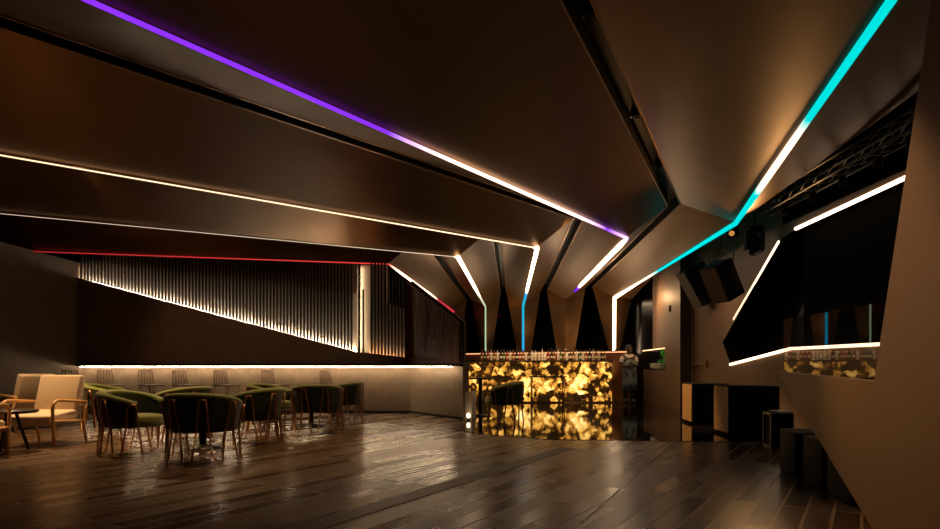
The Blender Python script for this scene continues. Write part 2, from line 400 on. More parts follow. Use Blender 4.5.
mb = MB().box((-2.50, 13.97, 2.25), (.03, .03, 2.1)); mb.box((-2.335, 14.03, 2.25), (.20, .05, 2.1))
mb.build('cream_panel', CREAM, scr)
led('light_line', [(XL+.05, 14.085, edge_z(XL+.05)-.02), (-2.53, 14.085, 1.35), (-2.45, 14.085, 1.33), (-1.45, 14.085, 1.23)], .024, [(250, 205, 150), (250, 200, 145), (90, 38, 14), (30, 12, 4)], None, scr, seg=8)
led('light_line', [(-2.45, 13.95, 1.45), (-2.45, 13.95, 3.25)], .02, [(22, 17, 11), (14, 10, 6.5)], None, scr, seg=8)  # added tube hidden behind a slat to brighten the cream panel
mb = MB()
struct(MB().slab([(XL, 14.75, 0), (-1.95, 14.75, 0), (-1.95, 14.75, 3.9), (XL, 14.75, 3.9)], (0, .1, 0)).build('wall_lounge', PLASTER))
# low plinth at the end of the lounge wall with its small floor lamp
tag(MB().prism([(-.10, 12.28), (.03, 12.2), (.12, 12.5), (-.02, 12.62)], .006, .55).build('plinth', CREAM, bevel=.01), 'low pale plinth standing at the end of the lounge wall', 'plinth')
fl = thing('floor_lamp', 'small bright floor lamp at the foot of the pale plinth', 'lamp', (-.03, 12.05, .006))
MB().lathe([(.03, 0), (.03, .05)], 12).build('base', GREYMETAL, fl)
MB().lathe([(.022, .05), (.03, .07), (.03, .12), (.01, .14)], 12).build('bulb', emit('lamp_glow', (9, 7, 4)), fl)

# ------------------------------------------------------------------ bar
bar = thing('bar_counter', 'long bar counter with a glowing golden onyx front', 'bar counter', (0, 17.8, .006))
mb = MB(); mb.box((1.75, .02, .60), (4.56, .04, 1.12)); mb.build('front_panel', ONYX, bar)
mb = MB(); mb.box((4.03-.02, .32, .60), (.04, .6, 1.12)); mb.build('end_panel', ONYX, bar)
mb = MB(); mb.box((1.73, .33, .59), (4.48, .56, 1.14)); mb.build('body', BLACK, bar)
mb = MB(); mb.box((1.75, .31, 1.185), (4.62, .68, .045)); mb.build('countertop', principled('dark_counter', (.03, .018, .01), .15), bar, bevel=.008)
mb = MB(); mb.box((1.75, -.02, .02), (4.6, .05, .04)); mb.build('kick_rail', TRIMBR, bar)
# back bar along the columns
def row(t, o=0): # along the column row, offset towards the room
    a, b = V((-.9, 22.0, 0)), V((5.18, 17.98, 0)); p = a.lerp(b, t); return p+V((-.55, -.83, 0))*o
BE = .93
bb = thing('back_bar', 'low back bar running along the foot of the columns, lit ledge on top', 'back bar', (0, 0, 0))
def rowslab(mb, o0, o1, z0, z1, t0=0, t1=1):
    return mb.prism([tuple(row(t0, o0))[:2], tuple(row(t1, o0))[:2], tuple(row(t1, o1))[:2], tuple(row(t0, o1))[:2]], z0, z1)
rowslab(MB(), .25, .32, .006, 1.47, 0, BE).build('cabinet', principled('reddish_wood', (.13, .05, .025), .4), bb)
rowslab(MB(), .12, .36, 1.47, 1.50, 0, BE).build('ledge', TRIMBR, bb)
led('light_strip', [row(0.01, .345)+V((0, 0, 1.455)), row(BE-.005, .345)+V((0, 0, 1.455))], .02, [(2.2, 1.05, .45)]*2, None, bb, seg=6)
rowslab(MB(), .32, .62, .92, .96, 0, .74).build('shelf', principled('dark_counter', (.03, .018, .01), .2), bb)
# back wall of black glass
struct(MB().slab([row(-.1, -1.1), row(1.15, -1.1), row(1.15, -1.1)+V((0, 0, 4.6)), row(-.1, -1.1)+V((0, 0, 4.6))], (.05, .08, 0)).build('wall_back', BLACKGLASS))
struct(MB().slab([(-3, 22.9, 0), (-1.0, 22.9, 0), (-1, 22.9, 4.5), (-3, 22.9, 4.5)], (0, .1, 0)).build('wall_back', BLACK))

# bottles on the bar
BG = {'amber': (.22, .08, .012), 'clear': (.55, .52, .46), 'green': (.03, .12, .03), 'dark': (.02, .014, .01), 'red': (.25, .02, .015), 'white': (.7, .66, .6)}
BM = {k: principled(k+'_bottle', c, .12, 0, spec=.7) for k, c in BG.items()}
LABELM = principled('bottle_label', (.6, .52, .38), .7)
CAPM = principled('bottle_cap', (.12, .10, .08), .3, .6)
protos = {}
def bottle_proto(k, shape):
    if (k, shape) in protos: return None
    if shape == 0: prof = [(.034, 0), (.037, .01), (.037, .16), (.03, .19), (.014, .215), (.013, .27)]
    elif shape == 1: prof = [(.042, 0), (.045, .01), (.045, .12), (.035, .16), (.016, .18), (.014, .235)]
    else: prof = [(.03, 0), (.033, .01), (.03, .2), (.026, .21), (.013, .24), (.012, .30)]
    t = thing('bottle', '', 'bottle')
    MB().lathe(prof, 12).build('glass', BM[k], t)
    r = prof[1][0]+.001
    MB().lathe([(r, .05), (r, .11)], 12).build('label', LABELM, t)
    h = prof[-1][1]; MB().lathe([(.016, h-.02), (.016, h+.008)], 10).build('cap', CAPM, t)
    protos[(k, shape)] = t
    return t
seq = ['amber', 'dark', 'red', 'clear', 'amber', 'clear', 'dark', 'green', 'red', 'clear', 'amber', 'dark', 'red', 'amber', 'clear', 'dark',
       'white', 'white', 'clear', 'white', 'white', 'red', 'dark', 'amber', 'clear', 'green', 'amber', 'clear', 'dark', 'amber', 'clear', 'green', 'clear', 'amber', 'dark', 'clear', 'amber', 'clear', 'dark', 'amber']
for i, k in enumerate(seq):
    x = .34+i*.0915+random.uniform(-.004, .004); sh = random.choice((0, 0, 1, 2)); y = 18.1+random.uniform(-.08, .1)
    lab = '%s bottle, %s from the left along the glowing bar top' % (k, ordinal(i))
    p = bottle_proto(k, sh); loc = (x, y, 1.2135)
    if p is not None:
        p.location = loc; p['label'] = lab; p['group'] = 'bottles on the bar top'
    else: p = dup(protos[(k, sh)], loc, random.uniform(0, 6), lab, 'bottles on the bar top')
    p.scale = (1.03, 1.03, 1.1)
# slim table before the bar
t = thing('bar_table', 'slim dark high table standing before the glowing bar front', 'table', (2.05, 16.6, .006))
MB().box((0, 0, .76), (.95, .4, .03)).build('tabletop', BLACK, t)
for sx in (-1, 1):
    for sy in (-1, 1): MB().tube([(sx*.42, sy*.15, 0), (sx*.42, sy*.15, .75)], .014).build('leg', COPPER, t)

# ------------------------------------------------------------------ right side: service wall, stage wall, booth
def wall_prism(p0, p1, z0, z1, th, name, mat):
    d = (V((p1[0], p1[1], 0))-V((p0[0], p0[1], 0))).normalized(); n = V((d.y, -d.x, 0))*th
    return MB().prism([p0, p1, (p1[0]+n.x, p1[1]+n.y), (p0[0]+n.x, p0[1]+n.y)], z0, z1)
A0, A1, A2, A3 = (4.97, 14.8), (5.10, 16.4), (5.23, 17.95), (5.37, 19.9)
mb = wall_prism(A0, A1, 0, 4.5, .3, '', None)
for args in ((A1, A3, 0, .95), (A1, A2, 1.53, 4.5)):
    m2 = wall_prism(*args, .3, '', None); mb.add(m2.v, m2.f)
struct(mb.build('wall_right', WALNUT))
struct(wall_prism(A1, A3, .94, .975, .5, '', None).build('trim_%d' % tn, principled('dark_sill', (.03, .02, .012), .2))); tn += 1
struct(MB().slab([(5.72, 16.3, .9), (5.85, 20.0, .9), (5.85, 20.0, 1.6), (5.72, 16.3, 1.6)], (.05, 0, 0)).build('wall_niche', principled('reddish_wood', (.16, .06, .03), .4)))
struct(MB().prism([(4.96, 14.78), (5.30, 14.78), (5.30, 14.9), (4.96, 14.82)], 0, 4.5).build('wall_corner', principled('unlit_return', (.03, .02, .013), .5)))  # return facing away from the lamps, its shade put into the colour
led('light_strip', [(5.09, 16.42, 1.515), (5.33, 19.6, 1.515)], .022, [(3.2, 1.7, .8)]*2, 'thin warm light strip along the top of the service niche')
# stage wall with angular opening (polygon with hole)
XW = 5.28
outer = [(5.2, 0), (14.78, 0), (14.78, 4.5), (5.2, 4.5)]
hole = [(13.1, 1.55), (12.7, 1.07), (10.3, 1.33), (5.8, 1.32), (5.8, 3.38), (10.15, 3.27), (10.7, 3.2)]
bm = bmesh.new()
def loop(pts, x):
    vs = [bm.verts.new((x, d, z)) for d, z in pts]
    return [bm.edges.new((vs[i], vs[(i+1) % len(vs)])) for i in range(len(vs))], vs
eo, vo = loop(outer, XW); eh, vh = loop(hole, XW)
bmesh.ops.triangle_fill(bm, use_beauty=True, use_dissolve=False, edges=eo+eh)
hb = [bm.verts.new((XW+.6, d, z)) for d, z in hole]
for i in range(len(hole)):
    j = (i+1) % len(hole); bm.faces.new((vh[i], vh[j], hb[j], hb[i])).material_index = 1
me = bpy.data.meshes.new('wall_stage'); bm.to_mesh(me); bm.free(); me.materials.append(WALNUT); me.materials.append(VOID)
o = bpy.data.objects.new('wall_stage', me); COL.objects.link(o); struct(o)
struct(MB().slab([(XW+.20, 5.0, .9), (XW+.20, 10.3, .9), (XW+.20, 10.3, 3.6), (XW+.20, 5.0, 3.6)], (.08, 0, 0)).build('wall_opening', VOID))
g8 = math.radians(3.0)
struct(MB().slab([(XW+.50, 10.1, .95), (XW+.65, 13.3, .95), (XW+.65, 13.3, 3.5), (XW+.50, 10.1, 3.5)], (.04, 0, 0)).build('window_1', BLACKGLASS))
xl = XW-.008
struct(MB().prism([(XW-.03, 5.2), (XW, 5.2), (XW, 10.55), (XW-.03, 10.55)], 3.43, 4.5).build('wall_fascia', VOID))
led('light_strip', [(xl, 12.7, 1.08), (xl, 10.3, 1.335), (xl, 5.9, 1.325)], .045, [WARM]*3, 'white light strip along the lower edge of the angular stage opening')
led('light_strip', [(xl, 10.15, 3.27), (xl, 5.9, 3.37)], .042, [(4.2, 3, 2.1)]*2, 'white light strip along the top of the black stage opening')
led('light_strip', [(xl, 10.7, 3.18), (xl, 12.55, 1.98)], .028, [WARM, DIM], 'slanting thin light strip down the left edge of the stage opening')
# grab bar and switch
t = thing('grab_rail', 'short pale grab rail fixed to the brown stage wall', 'grab rail', (XW, 14.3, 1.09))
MB().tube([(-.06, .42, 0), (-.06, -.38, 0)], .02).build('bar', TRIMBR, t)
for y in (.35, -.38): MB().box((-.03, y, 0), (.06, .04, .16 if y < 0 else .04)).build('bracket', TRIMBR, t)
t = tag(MB().box((5.035, 15.8, 2.5), (.03, .10, .16)).build('wall_sensor', BLACK), 'small dark sensor high on the lit service wall', 'sensor')

# booth front: leaning wood wall with a low pointed end
Q0 = V((2.6, 4.04, 0)); W = V((.218, .976, 0)).normalized(); NW = V((W.y, -W.x, 0))
def bp(t, z, o=0): return Q0+W*t+V((0, 0, z))+NW*o
poly = [(2.36, .99), (-.01, .95), (-.10, 1.2), (-.75, 2.98), (-1.0, 3.66), (-3.2, 3.66), (-3.2, 0), (.03, 0)]
struct(MB().slab([bp(t, z) for t, z in poly], NW*.12).build('wall_booth', BRONZE_WOOD))
gr = thing('glass_railing', 'clear glass railing panes on the pointed edge of the booth wall', 'glass railing', (0, 0, 0))
for t0, t1 in ((-.02, .93), (.945, 2.34)):
    z0 = .95+.016*t0; MB().slab([bp(t0, .951+.016*t0, .05), bp(t1, .951+.016*t1, .05), bp(t1, 1.47+.022*t1, .05), bp(t0, 1.46+.022*t0, .05)], NW*.012).build('pane', GLASS, gr)
# black cabinets under the booth
def black_box(name, label, loc, d, rz, cat='speaker', front=SPKGRILL):
    t = thing(name, label, cat, loc, rz)
    MB().box((0, 0, d[2]/2), d).build('cabinet', BLACK, t, bevel=.008)
    MB().box((0, -d[1]/2-.006, d[2]/2), (d[0]-.06, .012, d[2]-.06)).build('grille', front, t)
    return t
ang = -math.atan2(.2, .98)
black_box('floor_speaker', 'low black speaker under the pointed tip of the booth wall', (3.33, 6.05, .001), (.5, .5, .42), ang+.0)
black_box('floor_speaker', 'low black speaker under the booth wall, nearer the camera', (3.24, 5.44, .001), (.5, .5, .42), ang)
black_box('floor_speaker', 'black speaker tucked in the dark gap below the booth wall slope', (3.13, 4.86, .001), (.5, .5, .42), ang)
struct(MB().slab([bp(-3, 0, .85), bp(2.6, 0, .85), bp(2.6, .93, .85), bp(-3, .93, .85)], NW*.1).build('wall_platform', VOID))

# subwoofers
def subwoofer(label, loc, rz, d):
    t = thing('subwoofer', label, 'speaker', loc, rz, None)
    w, dp, h = d
    MB().box((w/2, dp/2, h/2+.03), (w, dp, h)).build('cabinet', BLACK, t, bevel=.01)
    MB().box((-.008, dp/2, h/2+.03), (.016, dp-.04, h-.04)).build('front_panel', SPKLIT, t)
    MB().box((w/2, -.006, h/2+.03), (w-.1, .012, h-.1)).build('side_panel', SPKGRILL, t)
    for x in (.06, w-.06):
        for y in (.06, dp-.06): MB().lathe([(.03, 0), (.03, .031)], 10, (x, y, 0)).build('foot', BLACK, t)
    return t
subwoofer('black subwoofer with orange-lit front, farther one beside the service wall', (3.96, 11.15, .006), math.radians(-6), (.62, .75, .70))
subwoofer('black subwoofer with orange-lit front, nearer one of the two on the floor', (3.84, 9.27, .006), math.radians(-3.5), (.72, .68, .72))
# flight case
t = thing('equipment_rack', 'small grey framed equipment rack beside the nearer subwoofer', 'rack', (4.03, 8.2, .001), math.radians(-6))
MB().box((0, 0, .22), (.25, .30, .42)).build('body', BLACK, t)
fr = MB()
for x in (-.13, .13):
    for y in (-.13, .13): fr.box((x, y, .22), (.025, .025, .44))
for z in (.012, .43):
    for y in (-.13, .13): fr.box((0, y, z), (.26, .025, .025))
    for x in (-.13, .13): fr.box((x, 0, z), (.025, .26, .025))
fr.build('frame', GREYMETAL, t)
tag(MB().box((4.06, 8.2, .456), (.18, .24, .022), .3).build('paper_stack', PAPER), 'white sheets of paper lying on the equipment rack', 'paper')

# hung loudspeakers
def hung_speaker(label, c, yaw, pitch, d, gc=(.14, .085, .04)):  # gc: grille colour, the lit bronze look of the front painted in
    t = thing('loudspeaker', label, 'speaker', c)
    R = (Matrix.Rotation(yaw, 3, 'Z') @ Matrix.Rotation(pitch, 3, 'X'))
    mb = MB().box((0, 0, 0), d, M=R); mb.build('cabinet', BLACK, t, bevel=.012)
    o = V((0, -d[1]/2-.008, 0)); MB().box(R @ o, (d[0]-.05, .016, d[2]-.05), M=R).build('grille', principled('loudspeaker_grille', gc, .5), t)
    y = MB()
    for s in (-1, 1): y.tube([R @ V((s*(d[0]/2+.02), 0, 0)), R @ V((s*(d[0]/2+.02), .1, .1))+V((0, 0, d[2]*.5)), V((0, .05, d[2]*.5+.25))], .012)
    y.tube([V((0, .05, d[2]*.5+.25)), V((0, .05, 4.74-c[2]))], .02)
    y.build('bracket', CHAN, t)
    return t
hung_speaker('black loudspeaker hung by the service wall corner, farther of the pair', (5.0, 13.7, 2.82), math.radians(-86), math.radians(29), (.48, .48, .86), (.02, .013, .008))
hung_speaker('tilted loudspeaker hung before the brown stage wall, nearer of the pair', (4.66, 11.6, 2.62), math.radians(-70), math.radians(27), (.46, .40, .70))

# lighting truss above the stage opening
T0, T1 = V((4.66, 5.6, 3.62)), V((5.02, 10.7, 3.72))
tr = thing('lighting_truss', 'black lighting truss running under the ceiling edge above stage opening', 'truss', (0, 0, 0))
ch = MB(); k = .11
offs = [V((k, 0, k)), V((-k, 0, k)), V((k, 0, -k)), V((-k, 0, -k))]
for q in offs: ch.tube([T0+q, T1+q], .022)
ch.build('chords', CHAN, tr)
dg = MB(); n = 13
for i in range(n):
    a = T0.lerp(T1, i/n); b = T0.lerp(T1, (i+1)/n)
    for p, q in ((0, 1), (2, 3), (0, 2), (1, 3)): dg.tube([a+offs[p], b+offs[q]], .010, 6)
dg.build('lattice', CHAN, tr)
hg = MB()
for f in (.08, .5, .92): p = T0.lerp(T1, f); hg.tube([p+V((0, 0, .1)), V((p.x, p.y, 4.74))], .015)
hg.build('hanger', CHAN, tr)
for i, f in enumerate((.10, .22, .34, .50, .66, .84)):
    p = T0.lerp(T1, f); f3 = .62
    t = thing('spotlight', '%s black spotlight along the truss, counted from the near end' % ordinal(i), 'spotlight', (p.x, p.y, p.z-.13), math.radians(20), 'spotlights on the truss')
    MB().box((0, 0, -.03), (.05, .05, .06)).build('clamp', CHAN, t)
    MB().tube([(-.10, 0, -.18), (-.10, 0, -.06), (.10, 0, -.06), (.10, 0, -.18)], .010, 6).build('yoke', CHAN, t)
    R = Matrix.Rotation(math.radians(25), 3, 'Y')
    m = MB(); m.lathe([(.05, .10), (.075, .04), (.08, -.1), (.085, -.12), (.07, -.115)], 14); m.v = [tuple(R @ V(v)+V((0, 0, -.18))) for v in m.v]
    m.build('can', BLACK, t); t.scale = (f3, f3, f3); t.location.z = T0.lerp(T1, f).z-.10
def moving_head(label, loc, aim, lens, s=1.):
    t = thing('moving_head_light', label, 'stage light', loc)
    MB().box((0, 0, .0), (.22*s, .2*s, .10*s)).build('base', BLACK, t, bevel=.01)
    MB().tube([(0, 0, .05*s), (0, 0, 4.74-loc[2])], .02).build('hanger', CHAN, t)
    y = MB()
    for sx in (-1, 1): y.box((sx*.13*s, 0, -.17*s), (.035*s, .10*s, .3*s))
    y.build('yoke', BLACK, t)
    d = V(aim).normalized(); R = d.to_track_quat('Z', 'Y').to_matrix()
    m = MB().lathe([(.07*s, -.14*s), (.10*s, -.1*s), (.10*s, .08*s), (.115*s, .15*s), (.09*s, .15*s)], 16)
    m.v = [tuple(R @ V(v)+V((0, 0, -.22*s))) for v in m.v]; hd = m.build('head', BLACK, t)
    m = MB().lathe([(.065*s, .14*s), (.065*s, .155*s), (.03*s, .17*s)], 16); m.v = [tuple(R @ V(v)+V((0, 0, -.22*s))) for v in m.v]
    m.build('lens', lens, hd)
moving_head('stage light with a glowing amber lens at the turn of turquoise strip', (4.72, 11.3, 3.62), (-.45, -1, -.35), emit('amber_lens', (.55, .25, .06)), .75)
moving_head('black stage light with dark lens hanging beside the tilted loudspeaker', (4.94, 10.9, 3.42), (.1, -.4, -1), BLACKGLASS, 1.1)

# ------------------------------------------------------------------ niche: plates and plant
pl = thing('potted_plant', 'bright green bushy plant in the service niche', 'plant', (5.28, 16.75, .976))
MB().lathe([(.08, 0), (.11, .12), (.10, .12)], 14).build('pot', BLACK, pl)
lm = MB(); rnd = random.Random(3)
for i in range(170):
    c = V((rnd.uniform(-.14, .2), rnd.uniform(-.3, .3), rnd.uniform(.10, .44))); d = V((rnd.uniform(-1, 1), rnd.uniform(-1, 1), rnd.uniform(-.3, 1))).normalized(); s = d.cross(V((0, 0, 1))).normalized()*.035
    lm.add([c, c+d*.05+s, c+d*.11, c+d*.05-s], [(0, 1, 2, 3)])
lm.build('foliage', LEAFM, pl)
pproto = None
for s in range(4):
    for q in range(6):
        loc = (5.22+.01*s, 17.1+.27*s, .976+q*.026)
        lab = 'white plate, %s from the bottom in the %s stack beyond the plant' % (ordinal(q), ORD[s])
        if pproto is None:
            pproto = MB().lathe([(.06, 0), (.11, .018), (.115, .024), (.10, .020)], 18).build('plate', WHITE); pproto.location = loc
            tag(pproto, lab, 'plate', 'plates on the service counter')
        else: dup(pproto, loc, 0, lab)

# ------------------------------------------------------------------ bartender
def skin_chain(name, verts, edges, rad, mat, parent, lvl=2, root=0):
    me = bpy.data.meshes.new(name); me.from_pydata(verts, edges, []); me.update()
    o = bpy.data.objects.new(name, me); COL.objects.link(o); o.parent = parent
    m = o.modifiers.new('skin', 'SKIN'); m.use_smooth_shade = True
    sv = me.skin_vertices[0].data if me.skin_vertices else None
    if sv is None:
        bpy.context.view_layer.objects.active = o; me.skin_vertices.new() if hasattr(me.skin_vertices, 'new') else None
        sv = me.skin_vertices[0].data
    for i, r in enumerate(rad):
        sv[i].radius = (r, r) if not isinstance(r, tuple) else r; sv[i].use_root = (i == root)
    s = o.modifiers.new('sub', 'SUBSURF'); s.levels = lvl; s.render_levels = lvl
    me.materials.append(mat); return o
pn = thing('person', 'bartender in white shirt and grey apron standing at the right end of bar', 'person', (4.50, 17.75, .006), 0)
# facing the room (-Y); body as one skinned figure
vb = [(0, 0, .88), (0, .0, 1.05), (0, .01, 1.22), (0, .02, 1.33), (0, .015, 1.41), (0, -.005, 1.47), (0, -.01, 1.54), (0, -.005, 1.60),
      (-.09, 0, .84), (-.10, -.01, .46), (-.105, .02, .08), (-.11, -.11, .03),
      (.09, 0, .84), (.10, -.01, .46), (.105, .02, .08), (.11, -.11, .03),
      (-.17, .02, 1.31), (-.235, .02, 1.06), (-.10, -.16, 1.04), (-.02, -.21, 1.06),
      (.17, .02, 1.31), (.235, .02, 1.06), (.10, -.17, 1.10), (.02, -.22, 1.11)]
eb = [(0, 1), (1, 2), (2, 3), (3, 4), (4, 5), (5, 6), (6, 7), (0, 8), (8, 9), (9, 10), (10, 11), (0, 12), (12, 13), (13, 14), (14, 15),
      (3, 16), (16, 17), (17, 18), (18, 19), (3, 20), (20, 21), (21, 22), (22, 23)]
rb = [(.15, .11), (.13, .10), (.155, .115), (.14, .10), .055, (.075, .09), (.078, .095), (.06, .075), .09, .06, .042, .04, .09, .06, .042, .04,
      .065, .045, .035, .032, .065, .045, .035, .032]
# bodies without skin layer: add it with the modifier operator-free API
def skin_body(name, verts, edges, rad, mat, parent, lvl=2, root=0):
    bm = bmesh.new(); ly = bm.verts.layers.skin.verify()
    vs = [bm.verts.new(v) for v in verts]
    for a, b in edges: bm.edges.new((vs[a], vs[b]))
    for v, r in zip(vs, rad):
        v[ly].radius = r if isinstance(r, tuple) else (r, r)
    vs[root][ly].use_root = True
    me = bpy.data.meshes.new(name); bm.to_mesh(me); bm.free()
    o = bpy.data.objects.new(name, me); COL.objects.link(o)
    if parent: o.parent = parent
    m = o.modifiers.new('skin', 'SKIN'); m.use_smooth_shade = True
    s = o.modifiers.new('sub', 'SUBSURF'); s.levels = lvl; s.render_levels = lvl
    me.materials.append(mat); return o
skin_body('body', vb, eb, rb, SKIN, pn)
# clothing
skin_body('shirt', [vb[1], vb[2], vb[3], (0, .015, 1.385), vb[16], (-.22, .02, 1.12), vb[20], (.22, .02, 1.12), (0, 0, .96)],
          [(0, 1), (1, 2), (2, 3), (2, 4), (4, 5), (2, 6), (6, 7), (8, 0)],
          [(.150, .12), (.172, .132), (.155, .115), (.07, .075), .082, .066, .082, .066, (.16, .125)], SHIRT, pn)
skin_body('trousers', [vb[0], vb[8], vb[9], (-.104, .018, .10), vb[12], vb[13], (.104, .018, .10)], [(0, 1), (1, 2), (2, 3), (0, 4), (4, 5), (5, 6)],
          [(.165, .125), .105, .078, .068, .105, .078, .068], TROUSER, pn)
for sx in (-1, 1): MB().box((sx*.11, -.06, .045), (.10, .27, .09)).build('shoe', TROUSER, pn, bevel=.03)
ap = MB(); N = 12
rows = [(1.22, .10, .15), (1.05, .175, .165), (.9, .195, .165), (.6, .215, .15), (.36, .22, .15)]
vs = []
for z, hw, fy in rows:
    for i in range(N+1):
        u = -1+2*i/N; vs.append((u*hw, -fy*math.cos(u*1.2)-.005+.008*math.sin(u*9)*(1.1-z), z))
fs = [(r*(N+1)+i, r*(N+1)+i+1, (r+1)*(N+1)+i+1, (r+1)*(N+1)+i) for r in range(len(rows)-1) for i in range(N)]
ap.add(vs, fs, True)
o = ap.build('apron', APRON, pn); sd = o.modifiers.new('solid', 'SOLIDIFY'); sd.thickness = .012
hm = MB().lathe([(.086, .0), (.092, .04), (.085, .08), (.055, .112), (.012, .125)], 16)
hm.v = [(v[0]*.92, v[1]*1.08+.008, v[2]+1.53) for v in hm.v]; hm.build('hair', TROUSER, pn)
fm = MB()
fm.lathe([(.004, .03), (.014, 0), (.006, -.008)], 8, (0, -.105, 1.53))
for sx in (-1, 1): fm.lathe([(.012, -.025), (.022, 0), (.012, .028)], 8, (sx*.082, 0, 1.53))
fm.build('ear_and_nose', SKIN, pn)
em = MB()
for sx in (-1, 1): em.lathe([(.002, -.008), (.010, 0), (.002, .008)], 8, (sx*.03, -.093, 1.55))
em.build('eye', PAPER, pn)
for sx in (-1, 1):      # fingers curled over the other forearm
    for i in range(4):
        b = V((sx*-.01+sx*.02, -.235, 1.075+(.045 if sx > 0 else 0)+(i-1.5)*.018))
        MB().tube([b, b+V((-sx*.045, -.012, 0)), b+V((-sx*.075, .012, -.006))], [.009, .0085, .007], 6).build('finger', SKIN, pn)
    b = V((sx*.02, -.22, 1.12+(.03 if sx > 0 else 0))); MB().tube([b, b+V((-sx*.02, -.02, .03)), b+V((-sx*.04, -.02, .045))], [.011, .010, .008], 6).build('thumb', SKIN, pn)

# ------------------------------------------------------------------ tub chairs
def shell_mesh():
    n = 44; R = .355; span = math.radians(122); mb = MB(); vs = []
    for i in range(n+1):
        u = -1+2*i/n; th = PI+u*span; c = (1-abs(u)**2.2)
        zt = .62+.13*c
        prof = [(R-.012, .33), (R+.012, .42), (R+.03, .55), (R+.045, zt-.07), (R+.048, zt-.035), (R+.035, zt-.010), (R+.005, zt), (R-.03, zt-.008), (R-.048, zt-.035), (R-.05, zt-.09), (R-.06, .47), (R-.07, .36)]
        m = len(prof)
        for r, z in prof: vs.append((r*math.cos(th)*1.0, r*math.sin(th), z))
    fs = []
    for i in range(n):
        for j in range(m): fs.append((i*m+j, i*m+(j+1) % m, (i+1)*m+(j+1) % m, (i+1)*m+j))
    fs += [tuple(range(m)), tuple(n*m+j for j in range(m-1, -1, -1))]
    mb.add(vs, fs, True); return mb
def rim_mesh():
    n = 44; R = .355; span = math.radians(122); mb = MB(); vs = []
    for i in range(n+1):
        u = -1+2*i/n; th = PI+u*span*1.005; c = (1-abs(u)**2.2); zt = .62+.13*c; m = 12
        for j in range(m):
            a = 2*PI*j/m; r = R+.001+.056*math.cos(a); z = zt-.022+.036*math.sin(a); vs.append((r*math.cos(th), r*math.sin(th), z))
    fs = []
    for i in range(n):
        for j in range(m): fs.append((i*m+j, i*m+(j+1) % m, (i+1)*m+(j+1) % m, (i+1)*m+j))
    fs += [tuple(range(m)), tuple(n*m+j for j in range(m-1, -1, -1))]
    mb.add(vs, fs, True); return mb
def hairpin(th, foot_join):
    ZT = .69-.10*(abs(math.degrees(th)-180)/122)**2.2
    def pt(r, s, z):
        a = th+s/r; return V((r*math.cos(a), r*math.sin(a), z))
    p = [pt(.40, -.115, .012), pt(.372, -.062, .33), pt(.412, -.045, .56), pt(.422, -.030, ZT), pt(.422, .030, ZT), pt(.412, .045, .56), pt(.372, .062, .33), pt(.40, .115, .012)]
    if foot_join: p.append(pt(.40, .21, .012))
    mb = MB(); mb.tube(p, .0115, 8); return mb
tub0 = thing('tub_chair', '', 'chair', (0, 0, 0), 0, 'green tub chairs')
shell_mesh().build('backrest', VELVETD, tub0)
rim_mesh().build('top_pad', VELVET_LIT, tub0)['label'] = 'padded rim in lit green'
MB().lathe([(.27, .33), (.295, .35), (.30, .43), (.285, .455), (.2, .47), (.02, .474)], 28, (.02, 0, 0)).build('seat', VELVET_LIT, tub0)
for i, d in enumerate((-115, -69, -23, 23, 69, 115)): hairpin(PI+math.radians(d), i < 5).build('leg', COPPER, tub0)
tubs = [(-4.03, 7.55, -2, 'green tub chair with bright rim beside the beige armchair, facing right'),
        (-2.98, 7.02, 88, 'nearest green tub chair, its back turned squarely to the camera'),
        (-4.15, 9.05, 160, 'green tub chair behind the two nearest ones, facing away left'),
        (-2.95, 8.5, 172, 'green tub chair just right of the nearest one, facing left'),
        (-3.36, 10.6, -8, 'green tub chair on the left of the farther round table'),
        (-2.46, 10.15, 96, 'green tub chair with its back to the camera at the farther round table'),
        (-2.40, 11.7, 176, 'rightmost green tub chair of the lounge, close to the lit wall'),
        (-6.0, 10.4, 10, 'dark tub chair behind the bright rimmed one near the lit wall'),
        (.60, 11.7, 176, 'lone green tub chair standing before the glowing bar')]
for i, (x, y, a, lab) in enumerate(tubs):
    z = .007 if i == 8 else .001
    if i == 0: tub0.location = (x, y, z); tub0.rotation_euler = (0, 0, math.radians(a)); tub0['label'] = lab
    else: dup(tub0, (x, y, z), math.radians(a), lab)
# round tables
def round_table(label, loc, r, h):
    t = thing('round_table', label, 'table', loc)
    MB().lathe([(r-.015, h-.03), (r, h-.02), (r, h-.006), (r-.008, h)], 32).build('tabletop', BLACKT, t)
    MB().lathe([(.045, .02), (.04, h-.03)], 16).build('stem', BLACKT, t)
    MB().lathe([(.24, 0), (.24, .012), (.06, .04), (.04, .06)], 28).build('base', BLACKT, t)
    return t
BLACKT = principled('black_table', (.012, .010, .009), .3)
round_table('dark round table ringed by the nearest green tub chairs', (-3.42, 8.02, .001), .22, .62)
round_table('dark round table ringed by the farther green tub chairs', (-2.78, 10.98, .001), .28, .62)
round_table('dark round table beside the lone tub chair before the bar', (.22, 13.1, .007), .28, .80)
# low black table by the armchairs
t = thing('side_table', 'low black side table between the beige armchairs', 'table', (-5.66, 7.73, .001))
MB().lathe([(.27, .47), (.29, .48), (.29, .50), (.28, .51)], 32).build('tabletop', BLACKT, t)
for k in range(3):
    a = k*2*PI/3+.5; MB().tube([(.05*math.cos(a), .05*math.sin(a), .475), (.18*math.cos(a), .18*math.sin(a), .012)], .02).build('leg', BLACKT, t)

